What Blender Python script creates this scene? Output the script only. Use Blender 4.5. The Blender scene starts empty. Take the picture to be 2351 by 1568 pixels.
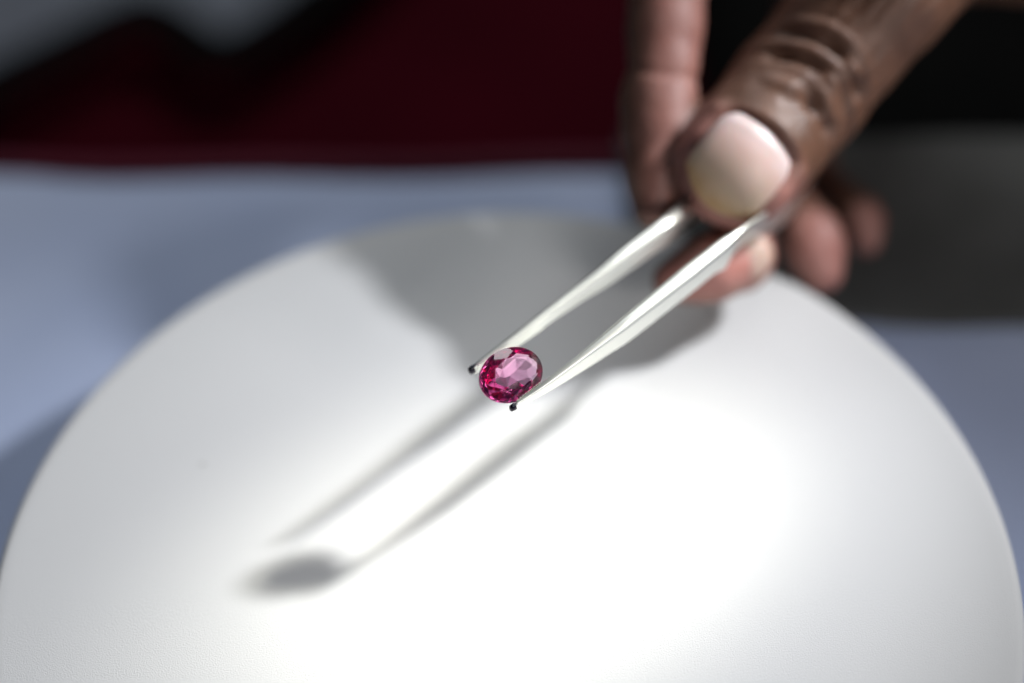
import bpy, bmesh, math, random
import numpy as np
from mathutils import Vector, Matrix, noise as mnoise
random.seed(4)
S = bpy.context.scene
COL = S.collection

# ------------------------------------------------------------ camera
FPX = 3918.0 / 2351.0            # focal length / frame width
PITCH = math.radians(48.0); ROLL = math.radians(-1.6); CAMZ = 0.2155
fw = Vector((0, math.cos(PITCH), -math.sin(PITCH)))
rt0 = Vector((1, 0, 0)); up0 = rt0.cross(fw)
rt = rt0 * math.cos(ROLL) + up0 * math.sin(ROLL)
up = -rt0 * math.sin(ROLL) + up0 * math.cos(ROLL)
CAM = Vector((0, 0, CAMZ))
cam_d = bpy.data.cameras.new('camera'); cam = bpy.data.objects.new('camera', cam_d); COL.objects.link(cam)
M3 = Matrix((rt, up, -fw)).transposed()
cam.matrix_world = Matrix.Translation(CAM) @ M3.to_4x4()
cam_d.sensor_width = 36.0; cam_d.lens = 36.0 * FPX
cam_d.clip_start = 0.005; cam_d.clip_end = 50
cam_d.dof.use_dof = True; cam_d.dof.focus_distance = 0.2495; cam_d.dof.aperture_fstop = 3.3
cam_d.dof.aperture_blades = 0
S.camera = cam

# ------------------------------------------------------------ light
w = bpy.data.worlds.new('World'); S.world = w; w.use_nodes = True
bg = w.node_tree.nodes['Background']; bg.inputs[0].default_value = (0.55, 0.72, 1.0, 1); bg.inputs[1].default_value = 0.05
S.view_settings.view_transform = 'Standard'; S.view_settings.look = 'None'; S.view_settings.exposure = 0; S.view_settings.gamma = 1
S.cycles.max_bounces = 24; S.cycles.transmission_bounces = 24; S.cycles.glossy_bounces = 12
S.cycles.use_denoising = True

def ray(u, v):
    return fw + rt * ((u - 1175.5) / 3918.0) - up * ((v - 784) / 3918.0)
def Pd(u, v, d): return CAM + ray(u, v) * d
def Pz(u, v, z):
    r = ray(u, v); return CAM + r * ((z - CAMZ) / r.z)
def Pplane(u, v, p0, n):
    r = ray(u, v); return CAM + r * ((p0 - CAM).dot(n) / r.dot(n))

GEM = Pd(1173, 861, 0.2495)
SHD = Pz(665, 1322, 0.0)
LD = (GEM - SHD).normalized()
LAMP = GEM + LD * 0.30
def spot(name, energy, size_deg, blend, target, color, radius, pos):
    d = bpy.data.lights.new(name, 'SPOT'); o = bpy.data.objects.new(name, d); COL.objects.link(o)
    d.energy = energy; d.spot_size = math.radians(size_deg); d.spot_blend = blend; d.color = color; d.shadow_soft_size = radius
    o.location = pos; o.rotation_euler = (target - pos).to_track_quat('-Z', 'Y').to_euler(); return o
HOT = Pz(1125, 1275, 0)
spot('torch_core', 11.8, 9.9, 1.0, HOT, (1.0, 0.985, 0.88), 0.022, LAMP)
spot('torch_spill', 3.9, 36, 1.0, Pz(830, 1200, 0), (0.94, 0.955, 1.0), 0.010, LAMP)
def area(name, energy, size, pos, target, color):
    d = bpy.data.lights.new(name, 'AREA'); o = bpy.data.objects.new(name, d); COL.objects.link(o)
    d.shape = 'RECTANGLE'; d.size, d.size_y = size; d.energy = energy; d.color = color
    o.location = pos; o.rotation_euler = (Vector(target) - Vector(pos)).to_track_quat('-Z', 'Y').to_euler(); return o
area('added_fill', 2.1, (0.4, 0.4), (0.12, 0.80, 0.60), (0.0, 0.18, 0), (0.95, 0.98, 1.0))  # unseen fill light added to lift the shadows on disc and table

area('added_front_fill', 0.70, (0.12, 0.12), (0.28, -0.15, 0.24), (0.05, 0.2, 0.02), (1.0, 0.97, 0.96))  # unseen fill added in front to brighten the nail and fingertips

# ------------------------------------------------------------ helpers
def link(name, me, mats, parent=None):
    o = bpy.data.objects.new(name, me); COL.objects.link(o)
    for m in (mats if isinstance(mats, (list, tuple)) else [mats]): me.materials.append(m)
    if parent: o.parent = parent
    return o
def mesh(name, V, F, mats, parent=None, smooth=True):
    me = bpy.data.meshes.new(name); me.from_pydata([tuple(v) for v in V], [], [tuple(f) for f in F]); me.update()
    if smooth: me.polygons.foreach_set('use_smooth', [True] * len(me.polygons))
    return link(name, me, mats, parent)
def fix_normals(o):
    bm = bmesh.new(); bm.from_mesh(o.data); bmesh.ops.recalc_face_normals(bm, faces=bm.faces); bm.to_mesh(o.data); bm.free()
def empty(name, loc):
    o = bpy.data.objects.new(name, None); COL.objects.link(o); o.location = loc; return o
def tag(o, label=None, cat=None, group=None, kind=None):
    for k, v in (('label', label), ('category', cat), ('group', group), ('kind', kind)):
        if v: o[k] = v
    return o
def keep(o, parent):
    """parent without moving (parent sits at its own location, unrotated)"""
    o.parent = parent; o.matrix_parent_inverse = Matrix.Translation(-parent.location)
class Mat:
    def __init__(s, name, **kw):
        s.m = bpy.data.materials.new(name); s.m.use_nodes = True; s.t = s.m.node_tree; s.b = s.t.nodes['Principled BSDF']
        for k, v in kw.items(): s.b.inputs[k.replace('_', ' ')].default_value = v
    def n(s, typ, **kw):
        nd = s.t.nodes.new(typ)
        for k, v in kw.items():
            if k in nd.inputs: nd.inputs[k].default_value = v
            else: setattr(nd, k, v)
        return nd
    def l(s, a, b): s.t.links.new(a, b)
    def noise(s, scale, detail=4, rough=.6, coord='Object', stretch=None):
        tc = s.n('ShaderNodeTexCoord'); out = tc.outputs[coord]
        if stretch:
            mp = s.n('ShaderNodeMapping'); mp.inputs['Scale'].default_value = stretch; s.l(out, mp.inputs[0]); out = mp.outputs[0]
        nz = s.n('ShaderNodeTexNoise', Scale=scale, Detail=detail, Roughness=rough); s.l(out, nz.inputs['Vector']); return nz.outputs['Fac']
    def ramp(s, src, stops):
        r = s.n('ShaderNodeValToRGB'); s.l(src, r.inputs[0]); e = r.color_ramp.elements
        while len(e) < len(stops): e.new(0.5)
        for el, (p, c) in zip(e, stops): el.position = p; el.color = (*c, 1)
        return r.outputs[0]
    def bump(s, src, dist, strength=1.0, prev=None):
        b = s.n('ShaderNodeBump', Strength=strength, Distance=dist); s.l(src, b.inputs['Height'])
        if prev: s.l(prev, b.inputs['Normal'])
        s.l(b.outputs[0], s.b.inputs['Normal']); return b.outputs[0]

# ------------------------------------------------------------ materials
mp = Mat('plate_plastic', Base_Color=(.80, .80, .79, 1), Roughness=.55)
b1 = mp.bump(mp.noise(2800, 3, .7), .000022, .4)
mp.bump(mp.noise(4200, 2, .6), .00006, 1.0, b1)
M_plate = mp.m
mc = Mat('table_cloth_blue', Roughness=.8)
mc.l(mc.ramp(mc.noise(9, 4), [(.3, (.56, .65, .90)), (.7, (.66, .74, .94))]), mc.b.inputs['Base Color'])
mc.bump(mc.noise(420, 3), .0003, .5); M_cloth = mc.m
mr = Mat('red_fabric', Roughness=.9); mr.b.inputs['Specular IOR Level'].default_value = .05
mr.l(mr.ramp(mr.noise(7, 5), [(.3, (.040, .0010, .005)), (.75, (.075, .0016, .009))]), mr.b.inputs['Base Color'])
mr.bump(mr.noise(300, 3), .0006, .6); M_red = mr.m
mk = Mat('black_webbing', Roughness=.75); mk.b.inputs['Specular IOR Level'].default_value = .03
mk.l(mk.ramp(mk.noise(60, 4), [(.3, (.0025, .0025, .0022)), (.8, (.008, .0075, .007))]), mk.b.inputs['Base Color'])
mk.bump(mk.noise(900, 2), .0003, .5); M_black = mk.m
mgy = Mat('arm_shade_sheet', Roughness=.9); mgy.b.inputs['Specular IOR Level'].default_value = .1  # shade on the far right of the table, put into colour
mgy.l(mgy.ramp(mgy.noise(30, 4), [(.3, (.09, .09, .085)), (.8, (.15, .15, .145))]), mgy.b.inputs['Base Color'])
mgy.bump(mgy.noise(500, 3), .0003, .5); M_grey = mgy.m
mw = Mat('pale_cloth', Roughness=.85)
mw.l(mw.ramp(mw.noise(14, 4), [(.3, (.17, .18, .21)), (.8, (.27, .29, .33))]), mw.b.inputs['Base Color'])
mw.bump(mw.noise(350, 3), .0004, .5); M_pale = mw.m
mt = Mat('brushed_steel', Metallic=1.0, Roughness=.40)
mt.b.inputs['Base Color'].default_value = (.82, .83, .78, 1)
mt.bump(mt.noise(5000, 3, .6), .000012, .7); M_steel = mt.m
M_tip = Mat('dark_reflection_steel', Base_Color=(.012, .008, .02, 1), Metallic=.6, Roughness=.35).m  # dark reflection at the tong ends, put into the colour

msk = Mat('dark_brown_skin', Roughness=.50)
msk.b.inputs['Subsurface Weight'].default_value = .12
msk.b.inputs['Subsurface Radius'].default_value = (1.0, .35, .2)
msk.b.inputs['Subsurface Scale'].default_value = .002
at = msk.n('ShaderNodeAttribute'); at.attribute_name = 'pad'
c1 = msk.ramp(msk.noise(160, 5), [(.3, (.095, .042, .023)), (.75, (.165, .078, .046))])
c2 = msk.ramp(msk.noise(260, 4), [(.3, (.50, .20, .17)), (.75, (.60, .29, .25))])
mx = msk.n('ShaderNodeMix', data_type='RGBA'); msk.l(at.outputs['Fac'], mx.inputs[0]); msk.l(c1, mx.inputs[6]); msk.l(c2, mx.inputs[7])
msk.l(mx.outputs[2], msk.b.inputs['Base Color'])
nb = msk.bump(msk.noise(900, 4, .65), .00018, .8)
msk.bump(msk.noise(2400, 2), .00006, .6, nb); M_skin = msk.m
mn = Mat('fingernail', Roughness=.42)
na = mn.n('ShaderNodeAttribute'); na.attribute_name = 'along'
nadd = mn.n('ShaderNodeMath', operation='MULTIPLY_ADD'); mn.l(mn.noise(200, 3), nadd.inputs[0]); nadd.inputs[1].default_value = .25; mn.l(na.outputs['Fac'], nadd.inputs[2])
mn.l(mn.ramp(nadd.outputs[0], [(.12, (.46, .29, .14)), (.32, (.60, .45, .32)), (.75, (.64, .44, .39)), (1.0, (.72, .56, .54))]), mn.b.inputs['Base Color'])
mn.b.inputs['Subsurface Weight'].default_value = .2; mn.b.inputs['Subsurface Scale'].default_value = .001
M_nail = mn.m

# ------------------------------------------------------------ setting
TZ = -0.0245
_l, _r = Pz(100, 372, TZ), Pz(2300, 382, TZ)
TSL = (_r.y - _l.y) / (_r.x - _l.x); TEDGE = _l.y - TSL * _l.x
def lathe(prof, n=160):
    V, F = [], []
    k = len(prof)
    for i in range(n):
        a = 2 * math.pi * i / n
        for r, z in prof: V.append((r * math.cos(a), r * math.sin(a), z))
    for i in range(n):
        for j in range(k - 1):
            F.append((i * k + j, ((i + 1) % n) * k + j, ((i + 1) % n) * k + j + 1, i * k + j + 1))
    return V, F
def sheet(nx, ny, fn, name, mat, parent=None, thick=0.0):
    V = [fn(i / nx, j / ny) for j in range(ny + 1) for i in range(nx + 1)]
    F = [(j * (nx + 1) + i, j * (nx + 1) + i + 1, (j + 1) * (nx + 1) + i + 1, (j + 1) * (nx + 1) + i) for j in range(ny) for i in range(nx)]
    o = mesh(name, V, F, mat, parent)
    if thick:
        md = o.modifiers.new('thickness', 'SOLIDIFY'); md.thickness = thick; md.offset = -1
    return o
# cloth on the table, hanging over its far edge
def cloth_fn(s, t):
    x = -.7 + 1.4 * s
    L = TEDGE + .5
    y = -.5 + t * (L + .10)
    e = TEDGE + TSL * x + .0010 * math.sin(x * 38 + 1) + .0007 * math.sin(x * 90)
    z = TZ + .0005 * mnoise.noise(Vector((x * 9, y * 9, 3)))
    R = .006
    d = y - (e - R)
    if d > 0:
        a = min(d / R, math.pi / 2)
        yy = e - R + R * math.sin(a); zz = z - R * (1 - math.cos(a))
        if d > R * math.pi / 2:
            zz -= d - R * math.pi / 2; yy += .004 * math.sin(x * 60) * min(1, (d - R) / .05)
        return (x, yy, zz)
    return (x, y, z)
o = sheet(140, 150, cloth_fn, 'tablecloth', M_cloth, None, .0012)
cloth_ob = o
V, F = [], []
NX = 200
for i in range(NX + 1):
    x = -.68 + 1.36 * i / NX
    cy_ = TEDGE + TSL * x + .0010 * math.sin(x * 38 + 1) + .0007 * math.sin(x * 90) + .0004
    for j in range(8):
        a = 2 * math.pi * j / 8; r_ = .0018
        V.append((x, cy_ + r_ * math.cos(a), TZ - .0004 + r_ * math.sin(a) * .8))
for i in range(NX):
    for j in range(8): F.append((i * 8 + j, i * 8 + (j + 1) % 8, (i + 1) * 8 + (j + 1) % 8, (i + 1) * 8 + j))
hm = mesh('hem_piping', V, F, Mat('crimson_piping', Base_Color=(.13, .006, .022, 1), Roughness=.8).m, cloth_ob); fix_normals(hm)
hm['label'] = 'crimson piping along the far edge'
tag(o, 'plain blue grey cloth covering the table under the white disc', 'tablecloth')
RZ = -0.085
def red_fn(s, t):
    x = -1.6 + 3.2 * s; y = TEDGE + .022 + 1.6 * t
    return (x, y, RZ + .004 * mnoise.noise(Vector((x * 6, y * 6, 0))))
o = sheet(120, 60, red_fn, 'red_cloth', M_red, None, .002)
tag(o, 'dark red cloth spread out behind the far edge of the table', 'cloth')
def floor_fn(s, t): return (-3 + 6 * s, -2 + 6 * t, -.75)
tag(sheet(4, 4, floor_fn, 'floor', M_black), kind='structure')

# zigzag black strap and pale cloth on the red cloth, upper left
def ribbon(name, pts, width, mat, thick):
    # pts = pixel centreline on z plane ; smooth by catmull
    P = [Pz(u, v, z) for u, v, z in pts]
    C = []
    for i in range(len(P) - 1):
        p0 = P[max(i - 1, 0)]; p1 = P[i]; p2 = P[i + 1]; p3 = P[min(i + 2, len(P) - 1)]
        for k in range(12):
            t = k / 12
            C.append(.5 * ((2 * p1) + (p2 - p0) * t + (2 * p0 - 5 * p1 + 4 * p2 - p3) * t * t + (3 * p1 - p0 - 3 * p2 + p3) * t ** 3))
    C.append(P[-1])
    V, F = [], []
    prof = [(-1, 0), (-.94, .8), (-.7, 1), (.7, 1), (.94, .8), (1, 0)]
    for i, c in enumerate(C):
        d = (C[min(i + 1, len(C) - 1)] - C[max(i - 1, 0)]).normalized(); sd = Vector((d.y, -d.x, 0)).normalized()
        for a, b in prof: V.append(c + sd * a * width / 2 + Vector((0, 0, b * thick)))
    k = len(prof)
    for i in range(len(C) - 1):
        for j in range(k):
            F.append((i * k + j, i * k + (j + 1) % k, (i + 1) * k + (j + 1) % k, (i + 1) * k + j))
    F.append(tuple(range(k))); F.append(tuple((len(C) - 1) * k + j for j in range(k)))
    o = mesh(name, V, F, mat); fix_normals(o); return o
z0 = RZ + .012
o = sheet(40, 20, lambda s, t: (Pz(1640, 300, RZ + .008).x - .03 * t + .7 * s, TEDGE + .024 + .9 * t, RZ + .010 + .004 * mnoise.noise(Vector((s * 5, t * 6, 4)))), 'deep_shade_sheet', M_black, None, .002)  # black sheet added where the red cloth lies in deep shade
tag(o, 'added black sheet for the deep shade beyond the table edge behind the hand at right', 'cloth')
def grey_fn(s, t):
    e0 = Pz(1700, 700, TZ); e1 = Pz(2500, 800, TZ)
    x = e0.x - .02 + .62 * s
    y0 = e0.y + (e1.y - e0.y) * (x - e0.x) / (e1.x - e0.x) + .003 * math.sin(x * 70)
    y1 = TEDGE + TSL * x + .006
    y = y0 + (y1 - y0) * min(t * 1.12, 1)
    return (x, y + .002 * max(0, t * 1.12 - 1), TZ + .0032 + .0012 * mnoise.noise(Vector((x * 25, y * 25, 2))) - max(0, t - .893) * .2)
o = sheet(90, 60, grey_fn, 'arm_shade_sheet', M_grey, None, .0015)  # dark sheet standing in for the arm's shadow on the table
tag(o, 'added dark grey sheet for the arm shadow on the right far corner of the table', 'cloth')
o = ribbon('strap', [(-260, 420, z0), (-60, 235, z0), (130, 130, z0), (300, 45, z0), (345, 40, z0), (390, 62, z0), (480, 125, z0), (520, 138, z0), (570, 112, z0), (720, 12, z0), (860, -120, z0), (1000, -300, z0)], .0135, M_black, .004)
tag(o, 'wide black strap lying in a zigzag across the red cloth', 'strap')
outline = [(-400, 300), (-150, 230), (50, 110), (220, 30), (330, -20), (430, 30), (500, 78), (560, 60), (640, -10), (760, -100), (860, -260), (-400, -260)]
bm = bmesh.new()
zt = RZ + .0095
vs = [bm.verts.new(Pz(u, v, zt)) for u, v in outline]
f = bm.faces.new(vs); ex = bmesh.ops.extrude_face_region(bm, geom=[f])
bmesh.ops.translate(bm, vec=(0, 0, -.004), verts=[g for g in ex['geom'] if isinstance(g, bmesh.types.BMVert)])
bmesh.ops.recalc_face_normals(bm, faces=bm.faces)
me = bpy.data.meshes.new('pale_cloth'); bm.to_mesh(me); bm.free()
o = link('pale_cloth', me, M_pale); bv = o.modifiers.new('edge', 'BEVEL'); bv.width = .0015; bv.segments = 2
tag(o, 'folded pale grey cloth edged by the black strap at upper left', 'cloth')

# ------------------------------------------------------------ white disc
DC = Vector((-.0022, .1487, 0)); DR = .0778
th = .0065; rr = .0016
prof = [(0.0001, 0)] + [(DR * t, 0) for t in (.3, .6, .9)] + [(DR - .0042, 0), (DR - .0030, 0)]
for k in range(7):
    a = k / 6 * math.pi / 2; prof.append((DR - rr + rr * math.sin(a), -rr + rr * math.cos(a)))
prof += [(DR, -th + .001), (DR - .001, -th), (DR * .5, -th), (.0001, -th)]
V, F = lathe(prof, 256)
root = empty('round_stand', (DC.x, DC.y, TZ))
tag(root, 'round white matte plastic disc on a low base under the tweezers', 'stand')
V = [(x, y, z - TZ) for x, y, z in V]
o = mesh('plate', V, F, M_plate, root)
pr = [(.0001, -th - .0002), (.034, -th - .0002), (.034, -.016), (.045, -.024), (.046, TZ + .0016), (.045, TZ + .0011), (.0001, TZ + .0011)]
V, F = lathe([(r, z - TZ) for r, z in pr], 96)
mesh('base', V, F, M_plate, root)
# a dust speck on the disc
bm = bmesh.new(); bmesh.ops.create_icosphere(bm, subdivisions=2, radius=.00032)
for v in bm.verts: v.co = Vector((v.co.x * 1.5, v.co.y * .7, v.co.z * .3)) * (1 + .4 * mnoise.noise(v.co * 3000))
me = bpy.data.meshes.new('dust_speck'); bm.to_mesh(me); bm.free()
o = link('dust_speck', me, Mat('dust', Base_Color=(.62, .61, .59, 1), Roughness=.9).m); o.location = Pz(466, 1066, .0001)
tag(o, 'tiny grey speck of dust on the left half of the white disc', 'dust')

# ------------------------------------------------------------ tweezers
TW = empty('tweezers', Pz(1125, 892, .0244))
tag(TW, 'slim steel tweezers with ridged tips gripping the pink gem', 'tweezers')
VV = -ray(1400, 700).normalized()
HALF = (VV + LD).normalized()
def resample(st, n):
    out = []
    seg = len(st) - 1
    A = np.array(st, float)
    # cumulative length on B
    B = A[:, 2:4]; d = np.r_[0, np.cumsum(np.hypot(*np.diff(B, axis=0).T))]
    for i in range(n + 1):
        s = d[-1] * i / n
        out.append([np.interp(s, d, A[:, k]) for k in range(A.shape[1])])
    return out
left = [(1077, 842, 1083, 848, 1081, 862, .0185), (1090, 830, 1098, 840, 1099, 852, .0187), (1127, 799, 1137, 811, 1142, 826, .0192), (1203, 739, 1214, 756, 1222, 772, .0202), (1312, 653, 1330, 672, 1339, 693, .0214),
        (1371, 603, 1397, 627, 1405, 655, .0221), (1411, 566, 1443, 592, 1450, 624, .0226), (1521, 484, 1557, 511, 1562, 545, .0234), (1570, 446, 1606, 472, 1610, 504, .0170), (1640, 390, 1676, 416, 1680, 448, .0140), (1900, 180, 1936, 205, 1940, 230, .012)]
right = [(1172, 929, 1179, 935, 1178, 945, .0175), (1197, 908, 1208, 916, 1212, 927, .0178), (1242, 873, 1256, 886, 1263, 900, .0186), (1320, 812, 1337, 828, 1346, 849, .0198), (1414, 727, 1445, 752, 1455, 780, .0210),
         (1553, 611, 1590, 640, 1599, 668, .0222), (1650, 537, 1681, 564, 1690, 592, .0226), (1700, 514, 1716, 523, 1732, 548, .0226), (1782, 462, 1794, 472, 1806, 494, .0165), (1826, 410, 1838, 420, 1848, 440, .0130), (1920, 260, 1930, 270, 1936, 290, .009)]
def tong(st, inner):
    st = resample(st, 60)
    rings = []
    pts = [(Pz(s[2], s[3], s[6] + (.0060 if inner == 'BC' else .0076))) for s in st]
    pts = [sum((pts[max(0, min(len(pts) - 1, i + k))] for k in (-1, 0, 1)), Vector()) / 3 if 0 < i < len(pts) - 1 else pts[i] for i in range(len(pts))]
    for i, s in enumerate(st):
        B = pts[i]
        t = (pts[min(i + 1, 60)] - pts[max(i - 1, 0)]).normalized()
        n1 = (HALF - t * HALF.dot(t)).normalized()
        A = Pplane(s[0], s[1], B, n1)
        n2 = t.cross(Vector((0, 0, 1))).normalized()      # faces lower right
        n2 = (n2 + Vector((0, 0, -.1))).normalized()
        C = Pplane(s[4], s[5], B, n2)
        C = C + ray(s[4], s[5]).normalized() * (C - B).length * .55
        # flatten offsets to the ring plane
        A = A - t * (A - B).dot(t); C = C - t * (C - B).dot(t)
        rings.append((A, B, C, A + (C - B), t))
    V, F = [], []
    for A, B, C, D, t in rings:
        # rounded ring: 8 points
        q = [A, B, C, D]
        for k in range(4):
            p = q[k]; a = q[k - 1]; b = q[(k + 1) % 4]
            c = .16 if k != 0 else .42
            V.append(p.lerp(a, c)); V.append(p.lerp(p.lerp(a, c * .35) + (p.lerp(b, c * .35) - p), 1)); V.append(p.lerp(b, c))
    k = 12
    for i in range(60):
        for j in range(k): F.append((i * k + j, i * k + (j + 1) % k, (i + 1) * k + (j + 1) % k, (i + 1) * k + j))
    V = [v - TW.location for v in V]
    F.append(tuple(range(k))); F.append(tuple(60 * k + j for j in range(k)))
    o = mesh('tong', V, F, M_steel, TW); fix_normals(o)
    o.modifiers.new('wn', 'WEIGHTED_NORMAL')
    # end cap, dark reflection of the end face put into its colour
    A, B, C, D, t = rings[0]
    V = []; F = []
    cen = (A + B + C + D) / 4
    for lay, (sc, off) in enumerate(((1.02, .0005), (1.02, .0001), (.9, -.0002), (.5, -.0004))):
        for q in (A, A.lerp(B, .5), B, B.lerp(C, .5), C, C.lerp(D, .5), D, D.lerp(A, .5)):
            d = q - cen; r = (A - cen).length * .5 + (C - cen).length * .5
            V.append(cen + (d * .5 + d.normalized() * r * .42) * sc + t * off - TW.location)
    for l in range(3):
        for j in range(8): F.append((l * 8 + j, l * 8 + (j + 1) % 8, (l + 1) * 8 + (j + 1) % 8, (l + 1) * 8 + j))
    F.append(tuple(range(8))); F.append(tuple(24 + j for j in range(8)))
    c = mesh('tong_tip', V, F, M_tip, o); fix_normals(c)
    # ridges across the gripping face
    V, F = [], []
    L = 0.0; k0 = 0
    pitch_ = .00050
    pos = .0009
    dist = [0]
    for i in range(60): dist.append(dist[-1] + (rings[i + 1][1] - rings[i][1]).length)
    def at_(s):
        i = max(0, min(59, int(np.searchsorted(dist, s)) - 1)); f = (s - dist[i]) / (dist[i + 1] - dist[i])
        return [rings[i][k].lerp(rings[i + 1][k], f) for k in range(5)]
    while pos < (.0145 if inner == 'BC' else .0052):
        A, B, C, D, t = at_(pos)
        p, q = (B, C) if inner == 'BC' else (A, D)
        out = ((B - A) if inner == 'BC' else (A - B)).normalized()
        slant = t * .0003
        h = (.00022 * (1 - (pos / .0150) ** 3)) if inner == 'BC' else .00005 * (1 - pos / .0054)
        i0 = len(V)
        V += [p - t * pitch_ * .42 - out * .0001 + slant, p + t * pitch_ * .42 - out * .0001 + slant, p + out * h + slant, q - t * pitch_ * .42 - out * .0001 - slant, q + t * pitch_ * .42 - out * .0001 - slant, q + out * h - slant]
        F += [(i0, i0 + 1, i0 + 2), (i0 + 3, i0 + 5, i0 + 4), (i0, i0 + 2, i0 + 5, i0 + 3), (i0 + 1, i0 + 4, i0 + 5, i0 + 2), (i0, i0 + 3, i0 + 4, i0 + 1)]
        pos += pitch_
    V = [v - TW.location for v in V]
    r = mesh('grip_serration', V, F, M_steel, o, smooth=False); fix_normals(r); r['kind'] = 'stuff'
    return o
tong(left, 'BC'); tong(right, 'AD')

# ------------------------------------------------------------ gem
mg = Mat('pink_gem')
t = mg.t; t.nodes.remove(mg.b)
gl = mg.n('ShaderNodeBsdfGlass', IOR=1.76, Roughness=0.0); gl.inputs['Color'].default_value = (1, 1, 1, 1)
va = mg.n('ShaderNodeVolumeAbsorption', Density=300.0); va.inputs['Color'].default_value = (.91, .33, .70, 1)
out = t.nodes['Material Output']; mg.l(gl.outputs[0], out.inputs['Surface']); mg.l(va.outputs[0], out.inputs['Volume'])
M_gem = mg.m
a0, b0 = .00520, .00395
def ov(r, ang): return Vector((a0 * r * math.cos(ang), b0 * r * math.sin(ang)))
pts = []
N = 8
def add(r, k, z, jit=0.0):
    ang = 2 * math.pi * k / 16
    v = ov(r, ang); pts.append(Vector((v.x + random.uniform(-jit, jit), v.y + random.uniform(-jit, jit), z)))
for k in range(0, 64):                      # girdle
    ang = 2 * math.pi * k / 64; v = ov(1, ang)
    pts.append(Vector((v.x, v.y, .00016))); pts.append(Vector((v.x, v.y, -.00014)))
for k in range(0, 16, 2): add(.62, k, .00118)                    # table corners
for k in range(1, 16, 2): add(.83, k, .00076)                    # crown mains
# pavilion : shallow inner fan (window) and steeper outer tier
for k in range(0, 16): add(.76 if k % 2 else .82, k, -.00122 - (.00018 if k % 2 else 0), .00005)
for k in range(0, 16): add(.58 + .04 * (k % 3 - 1), k + (.3 if k % 4 else -.3), -.00183 + .00006 * (k % 2), .00010)
for k in range(1, 16, 2): add(.32 + .05 * (k % 3 - 1), k + .2 * (k % 5 - 2), -.00238, .00012)
pts.append(Vector((.00010, -.00002, -.00274))); pts.append(Vector((-.0006, .00001, -.00268)))
bm = bmesh.new()
for p in pts: bm.verts.new(p)
ch = bmesh.ops.convex_hull(bm, input=bm.verts)
bmesh.ops.delete(bm, geom=[v for v in bm.verts if not v.link_faces], context='VERTS')
bmesh.ops.dissolve_limit(bm, angle_limit=.004, verts=bm.verts, edges=bm.edges)
bmesh.ops.recalc_face_normals(bm, faces=bm.faces)
me = bpy.data.meshes.new('gemstone'); bm.to_mesh(me); bm.free()
mf = Mat('frosted_girdle'); mf.t.nodes.remove(mf.b)
gf = mf.n('ShaderNodeBsdfGlass', IOR=1.76, Roughness=0.55); gf.inputs['Color'].default_value = (1, .93, .96, 1)
mf.l(gf.outputs[0], mf.t.nodes['Material Output'].inputs['Surface'])
va2 = mf.n('ShaderNodeVolumeAbsorption', Density=300.0); va2.inputs['Color'].default_value = (.91, .33, .70, 1)
mf.l(va2.outputs[0], mf.t.nodes['Material Output'].inputs['Volume'])
gem = link('gemstone', me, [M_gem, mf.m])
for p_ in me.polygons:
    if abs(p_.normal.z) < .3: p_.material_index = 1
zax = (-ray(1172, 861)).normalized()
tl = math.radians(24); zax = (zax * math.cos(tl) + (rt * .88 + up * .47) * math.sin(tl)).normalized()
ang = math.radians(26)
xax = (rt * math.cos(ang) + up * math.sin(ang)); xax = (xax - zax * xax.dot(zax)).normalized(); yax = zax.cross(xax)
R = Matrix((xax, yax, zax)).transposed().to_4x4()
gem.matrix_world = Matrix.Translation(GEM) @ R
tag(gem, 'faceted oval pink gemstone held between the tweezer tips', 'gemstone')

# ------------------------------------------------------------ hand
def mm(px, d): return px * d / 3918.0
thumb = [(1692, 384, .2775, 141), (1736, 330, .2795, 150), (1790, 262, .2825, 149), (1830, 214, .2840, 155), (1925, 95, .2835, 154), (2020, -24, .282, 168), (2110, -150, .284, 190), (2200, -290, .29, 220)]
index = [(1500, 482, .2790, 48), (1508, 400, .2805, 74), (1514, 300, .282, 88), (1512, 235, .283, 88), (1522, 150, .284, 80), (1526, 70, .285, 86), (1532, -80, .287, 96), (1570, -250, .292, 104), (1700, -420, .305, 120)]
middle = [(1545, 645, .2825, 50), (1585, 632, .283, 62), (1630, 615, .283, 78), (1696, 588, .287, 80), (1700, 480, .295, 66), (1725, 380, .306, 76), (1830, 200, .320, 84), (1900, -50, .33, 100), (1950, -300, .335, 120)]
ring = [(1884, 622, .300, 52), (1869, 578, .301, 72), (1856, 545, .302, 72), (1800, 455, .314, 56), (1755, 350, .328, 70), (1900, 150, .338, 84), (1980, -50, .345, 100), (1980, -300, .345, 120)]
pinky = [(1985, 550, .312, 40), (1979, 505, .313, 51), (1972, 490, .316, 48), (1880, 415, .334, 44), (1840, 300, .345, 66), (1960, 100, .345, 85), (2050, -80, .35, 100), (2100, -300, .345, 120)]
wrist = [(1750, -430, .325, 150), (1900, -400, .325, 200), (2100, -330, .32, 230), (2260, -230, .305, 225), (2450, -215, .30, 230), (2750, -260, .30, 270), (3100, -330, .30, 290)]
chains = {}
for nm, ch_ in (('thumb', thumb), ('index', index), ('middle', middle), ('ring', ring), ('pinky', pinky), ('wrist', wrist)):
    chains[nm] = [(np.array(Pd(u, v, d)), mm(r, d)) for u, v, d, r in ch_]
allp = np.array([p for c in chains.values() for p, r in c]); allr = max(r for c in chains.values() for p, r in c)
H_ = .00075
lo = allp.min(0) - .022; hi = allp.max(0) + .022
n = np.ceil((hi - lo) / H_).astype(int) + 1
ax = [lo[i] + np.arange(n[i]) * H_ for i in range(3)]
field = np.full(tuple(n), .02, np.float32)
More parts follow.
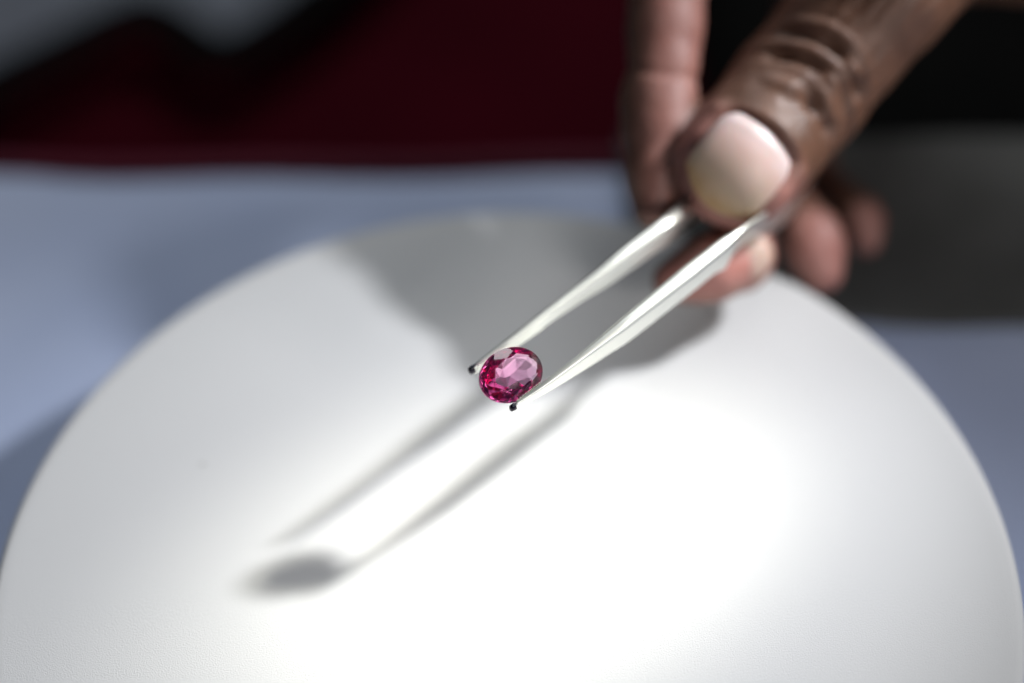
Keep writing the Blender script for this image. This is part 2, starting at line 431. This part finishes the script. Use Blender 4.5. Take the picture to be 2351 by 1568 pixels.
def smin(a, b, k):
    h = np.clip(.5 + .5 * (b - a) / k, 0, 1); return b * (1 - h) + a * h - k * h * (1 - h)
def seg_eval(fld, p0, r0, p1, r1, k):
    m = max(r0, r1) + .006
    l = np.minimum(p0, p1) - m; h = np.maximum(p0, p1) + m
    i0 = np.maximum(((l - lo) / H_).astype(int), 0); i1 = np.minimum(((h - lo) / H_).astype(int) + 1, n)
    X, Y, Z = np.meshgrid(*[ax[i][i0[i]:i1[i]].astype(np.float32) for i in range(3)], indexing='ij')
    d = p1 - p0; L2 = d @ d
    t_ = np.clip(((X - p0[0]) * d[0] + (Y - p0[1]) * d[1] + (Z - p0[2]) * d[2]) / L2, 0, 1)
    ds = np.sqrt((X - p0[0] - t_ * d[0]) ** 2 + (Y - p0[1] - t_ * d[1]) ** 2 + (Z - p0[2] - t_ * d[2]) ** 2) - (r0 + (r1 - r0) * t_)
    sl = tuple(slice(i0[i], i1[i]) for i in range(3))
    fld[sl] = smin(fld[sl], ds, k)
for nm, c in chains.items():
    f_ = np.full(tuple(n), .02, np.float32)
    for (p0, r0), (p1, r1) in zip(c[:-1], c[1:]): seg_eval(f_, p0, r0, p1, r1, .0015)
    field = smin(field, f_, .0007 if nm != 'wrist' else .008)
def surface_nets(f):
    s = f < 0
    nx, ny, nz = f.shape
    c = [s[i:nx - 1 + i, j:ny - 1 + j, k:nz - 1 + k] for i in (0, 1) for j in (0, 1) for k in (0, 1)]
    cnt = sum(x.astype(np.int8) for x in c); act = (cnt > 0) & (cnt < 8)
    idx = np.full(act.shape, -1, np.int64); I = np.argwhere(act); idx[act] = np.arange(len(I))
    acc = np.zeros((len(I), 3)); num = np.zeros(len(I))
    corners = [(i, j, k) for i in (0, 1) for j in (0, 1) for k in (0, 1)]
    for a in range(8):
        for b in range(a + 1, 8):
            ca, cb = np.array(corners[a]), np.array(corners[b])
            if abs(ca - cb).sum() != 1: continue
            fa = f[I[:, 0] + ca[0], I[:, 1] + ca[1], I[:, 2] + ca[2]].astype(float); fb = f[I[:, 0] + cb[0], I[:, 1] + cb[1], I[:, 2] + cb[2]].astype(float)
            m = (fa < 0) != (fb < 0); t_ = np.where(m, fa / np.where(m, fa - fb, 1), 0)
            acc += m[:, None] * (ca + t_[:, None] * (cb - ca)); num += m
    V = I + acc / num[:, None]
    F = []
    for axis in range(3):
        u_, v_ = [a for a in range(3) if a != axis]
        sh = [slice(0, None)] * 3
        A = s; B = np.roll(s, -1, axis)
        E_ = A != B
        sl = [slice(None)] * 3; sl[axis] = slice(0, -1); E_[tuple([slice(-1, None) if a == axis else slice(None) for a in range(3)])] = False
        J = np.argwhere(E_)
        J = J[(J[:, u_] > 0) & (J[:, v_] > 0) & (J[:, u_] < f.shape[u_] - 1) & (J[:, v_] < f.shape[v_] - 1)]
        def g(du, dv):
            K = J.copy(); K[:, u_] += du; K[:, v_] += dv; return idx[K[:, 0], K[:, 1], K[:, 2]]
        q = np.stack([g(-1, -1), g(0, -1), g(0, 0), g(-1, 0)], 1)
        ins = s[J[:, 0], J[:, 1], J[:, 2]]
        flip = ins if axis != 1 else ~ins
        q = np.where(flip[:, None], q, q[:, ::-1])
        F.append(q[(q >= 0).all(1)])
    return V, np.concatenate(F)
Vh, Fh = surface_nets(field)
Vh = lo + Vh * H_
# laplacian smooth
def smooth(V, F, it):
    e = np.concatenate([F[:, [0, 1]], F[:, [1, 2]], F[:, [2, 3]], F[:, [3, 0]]]); e = np.concatenate([e, e[:, ::-1]])
    deg = np.bincount(e[:, 0], minlength=len(V))[:, None]
    for _ in range(it):
        a = np.stack([np.bincount(e[:, 0], V[e[:, 1], k], minlength=len(V)) for k in range(3)], 1) / np.maximum(deg, 1)
        V = V * .4 + a * .6
    return V
Vh = smooth(Vh, Fh, 3)
def normals(V, F):
    a = np.cross(V[F[:, 2]] - V[F[:, 0]], V[F[:, 3]] - V[F[:, 1]])
    N_ = np.zeros_like(V)
    for k in range(4):
        for c in range(3): N_[:, c] += np.bincount(F[:, k], a[:, c], minlength=len(V))
    return N_ / np.maximum(np.linalg.norm(N_, axis=1, keepdims=True), 1e-12)
Nh = normals(Vh, Fh)
camn = np.array(CAM); RTn, UPn, FWn = np.array(rt), np.array(up), np.array(fw)
def topx(V):
    d = V - camn; z = d @ FWn; return 1175.5 + 3918 * (d @ RTn) / z, 784 - 3918 * (d @ UPn) / z, z
# distance to thumb chain & which chain is nearest
def chain_dist(V, c):
    best = np.full(len(V), 1.0)
    for (p0, r0), (p1, r1) in zip(c[:-1], c[1:]):
        d = p1 - p0; t_ = np.clip(((V - p0) @ d) / (d @ d), 0, 1)
        best = np.minimum(best, np.linalg.norm(V - p0 - t_[:, None] * d, axis=1) - (r0 + (r1 - r0) * t_))
    return best
dists = {k: chain_dist(Vh, c) for k, c in chains.items()}
isthumb = np.exp(-(np.maximum(dists['thumb'], 0) / .002) ** 2)
# thumb local frame: s along the axis (mm from the tip joint), w across, as seen on its back
T0, T1 = chains['thumb'][0][0], chains['thumb'][4][0]
ta = (T1 - T0) / np.linalg.norm(T1 - T0)
back = -FWn * .93 + UPn * .25 + RTn * .27; back -= ta * (back @ ta); back /= np.linalg.norm(back)
side = np.cross(ta, back)
rel = Vh - T0; s_ = rel @ ta * 1000; w_ = rel @ side * 1000; facing = np.clip(Nh @ back, 0, 1)
dz = np.zeros(len(Vh))
cvar = np.array([.55 + 1.9 * mnoise.noise(Vector((float(w) * .22, float(s) * .30, 7.7))) for w, s in zip(w_, s_)])
def crease(s0, slope, curv, width, depth, w0=-9, w1=9):
    global dz
    line = s0 + slope * w_ + curv * w_ ** 2
    m = cvar * np.clip((w_ - w0) / 2, 0, 1) * np.clip((w1 - w_) / 2, 0, 1)
    dz -= depth * np.exp(-((s_ - line) / width) ** 2) * m * isthumb * np.clip(facing * 2, 0, 1)
for a in ((12.8, .14, -.012, 2.0, .0012), (18.2, .06, -.022, .9, .0015), (22.3, -.06, -.03, 1.0, .0016), (16.0, .12, -.015, .4, .0003), (20.2, .0, -.03, .4, .0004), (25.3, -.16, -.03, .5, .0004), (9.6, .1, -.01, .5, .0003)): crease(*a)
for s0, d in ((15.8, .0004), (20.3, .0008), (24.6, .0005)):
    dz += d * np.exp(-((s_ - s0 + .03 * w_ ** 2) / .9) ** 2) * isthumb * facing
# fine lengthwise lines above the knuckle
fine = np.array([mnoise.noise(Vector((float(w) * .9, float(s) * .12, 1.3))) for w, s in zip(w_, s_)])
dz += .00034 * fine * (.25 + np.clip((s_ - 22) / 4, 0, 1)) * isthumb * facing
# nail bed: sink the skin where the nail lies
nm_ = np.clip(1 - ((w_) / 8.0) ** 2, 0, 1) * np.clip((5.0 - s_) / 1.2, 0, 1)
dz -= .0010 * nm_ * isthumb * np.clip(facing * 1.6 - .3, 0, 1)
dz += .0007 * np.exp(-((s_ - 5.9 + .03 * w_ ** 2) / 1.1) ** 2) * np.clip(1 - (w_ / 9) ** 2, 0, 1) * isthumb * facing
wf = np.abs(w_ + .5)
dz += .0010 * np.exp(-((wf - 8.2) / 1.0) ** 2) * np.clip((5.5 - s_) / 2, 0, 1) * np.clip((s_ + 9) / 3, 0, 1) * isthumb * np.clip(facing * 2.5, 0, 1)
# index finger crease (flexion crease between pads)
u_, v_, z_ = topx(Vh)
isidx = np.exp(-(np.maximum(dists['index'], 0) / .002) ** 2)
dz -= .0004 * np.exp(-((v_ - 168 - .15 * (u_ - 1520)) / 10) ** 2) * isidx
low = np.array([mnoise.noise(Vector(tuple(p * 220))) for p in Vh])
dz += .00018 * low
Vh = Vh + Nh * dz[:, None]
# pad mask (paler palm side): finger pads on index, middle, ring, pinky
pad = np.zeros(len(Vh))
for k, amt in (('index', .45), ('middle', .9), ('ring', .75), ('pinky', .45)):
    near = np.exp(-(np.maximum(dists[k], 0) / .003) ** 2)
    f_ = np.clip((Nh @ (-FWn * .8 + RTn * (.45 if k == 'index' else .1) - UPn * (.1 if k != 'index' else 0))) * 1.5 - .15, 0, 1)
    pad = np.maximum(pad, near * f_ * amt)
pad *= np.clip(1 - isthumb * 1.2 * (dists['thumb'] < .002), 0, 1)
pad = np.maximum(pad, isthumb * np.clip(1 - s_ / 6, 0, 1) * .55)
me = bpy.data.meshes.new('hand'); me.vertices.add(len(Vh)); me.vertices.foreach_set('co', Vh.ravel().astype(np.float32))
me.loops.add(Fh.size); me.polygons.add(len(Fh)); me.loops.foreach_set('vertex_index', Fh.ravel().astype(np.int32))
me.polygons.foreach_set('loop_start', np.arange(0, Fh.size, 4, dtype=np.int32)); me.polygons.foreach_set('use_smooth', [True] * len(Fh))
me.update(calc_edges=True); me.validate()
at_ = me.attributes.new('pad', 'FLOAT', 'POINT'); at_.data.foreach_set('value', pad.astype(np.float32))
person = empty('person', Pd(2110, -150, .268))
tag(person, 'brown skinned hand pinching the tweezers between thumb and index finger', 'person')
hand = link('hand', me, M_skin); keep(hand, person)
# thumbnail
T0v, tav, bkv, sdv = Vector(T0), Vector(ta), Vector(back), Vector(side)
rad = chains['thumb'][0][1]
def nail(name, smin_, smax_, halfw, off, mat, parent, n1=26, n2=26, tip_round=0.35):
    V, F = [], []
    for j in range(n2 + 1):
        q = j / n2
        for i in range(n1 + 1):
            p = -1 + 2 * i / n1
            s = smin_ + (smax_ - smin_) * q
            # rounded outlines: free edge (q=0) bulges outwards, root (q=1) is a flat arc
            s = s + (1 - q) * (p * p) * (abs(smin_) * .55 + 3.0) * tip_round - q * (abs(p) ** 3.5) * 2.2
            wd = halfw * (1 - .10 * (1 - q) ** 2 - .08 * q ** 3) * p
            R2 = rad * 1.20; a = wd / (R2 * 1000)
            drop = max(0, -s + .5) ** 2 * .000044 + (.0007 * (q - .85) / .15 if q > .85 else 0) + .0006 * max(0, abs(p) - .82) / .18
            P = T0v + tav * (s / 1000) + bkv * (rad + off - R2 + R2 * math.cos(a) - drop - .0003) + sdv * (R2 * math.sin(a) - .0005)
            V.append(P - parent.location)
    for j in range(n2):
        for i in range(n1): F.append((j * (n1 + 1) + i, j * (n1 + 1) + i + 1, (j + 1) * (n1 + 1) + i + 1, (j + 1) * (n1 + 1) + i))
    o = mesh(name, V, F, mat); md = o.modifiers.new('thick', 'SOLIDIFY'); md.thickness = .0003; md.offset = 0
    md2 = o.modifiers.new('ss', 'SUBSURF'); md2.levels = md2.render_levels = 1
    return o
nl = nail('fingernail', -10.2, 4.8, 8.0, .0004, M_nail, person); nl.parent = hand; nl.matrix_parent_inverse = Matrix()
# matching parent transforms: hand sits at identity under person
nl.matrix_parent_inverse = Matrix.Translation(person.location)
# nail of the middle finger, seen below the right arm of the tweezers
mc_ = Vector(chains['middle'][3][0]); mr_ = chains['middle'][3][1]
q0 = (-fw * .90 + up * -.05 + rt * .30).normalized(); qa = (rt * .55 + up * .83); qa = (qa - q0 * qa.dot(q0)).normalized(); qb = q0.cross(qa)
V = []; F = []; NN = 20
for j in range(NN + 1):
    for i in range(NN + 1):
        a_, b_ = -1 + 2 * i / NN, -1 + 2 * j / NN
        a2 = a_ * math.sqrt(1 - b_ * b_ * .42); b2 = b_ * math.sqrt(1 - a_ * a_ * .42)
        d_ = q0 + qa * b2 * .72 + qb * a2 * .62
        V.append(mc_ + d_.normalized() * (mr_ + .0004 - .0004 * max(abs(a_), abs(b_)) ** 6) - person.location)
for j in range(NN):
    for i in range(NN): F.append((j * (NN + 1) + i, j * (NN + 1) + i + 1, (j + 1) * (NN + 1) + i + 1, (j + 1) * (NN + 1) + i))
n2_ = mesh('fingernail', V, F, M_nail); n2_.parent = hand; n2_.matrix_parent_inverse = Matrix.Translation(person.location)
n2_.modifiers.new('thick', 'SOLIDIFY').thickness = .0004
al2 = n2_.data.attributes.new('along', 'FLOAT', 'POINT'); al2.data.foreach_set('value', np.full(len(V), .45, np.float32))
nl['label'] = 'broad pale thumbnail'; n2_['label'] = 'pale nail of the middle finger'
al = nl.data.attributes.new('along', 'FLOAT', 'POINT'); al.data.foreach_set('value', np.repeat(np.linspace(0, 1, 27), 27).astype(np.float32))
# black sleeve added out of view to shade the table at right
SP = [(Vector(chains['wrist'][4][0]), .024), (Vector((.150, .275, .043)), .033), (Vector((.24, .35, .062)), .055), (Vector((.38, .45, .075)), .068), (Vector((.56, .56, .08)), .075)]
V, F = [], []
NR = 48
for i in range(41):
    q = i / 40 * 3.999; k = int(q); f = q - k
    c = SP[k][0].lerp(SP[k + 1][0], f); r = SP[k][1] * (1 - f) + SP[k + 1][1] * f
    d = (SP[k + 1][0] - SP[k][0]).normalized(); e1 = d.cross(Vector((0, 0, 1))).normalized(); e2 = e1.cross(d)
    for j in range(NR):
        a = 2 * math.pi * j / NR
        rr_ = r * (1 + .06 * mnoise.noise(Vector((math.cos(a) * 2, math.sin(a) * 2, i * .35))) + .03 * math.sin(i * 1.3 + 2 * math.cos(a)))
        V.append(c + (e1 * math.cos(a) + e2 * math.sin(a)) * rr_ - person.location)
for i in range(40):
    for j in range(NR): F.append((i * NR + j, i * NR + (j + 1) % NR, (i + 1) * NR + (j + 1) % NR, (i + 1) * NR + j))
sl_ = mesh('shade_sleeve', V, F, M_black, person); fix_normals(sl_)
md = sl_.modifiers.new('thick', 'SOLIDIFY'); md.thickness = .0015
print('hand verts', len(Vh))
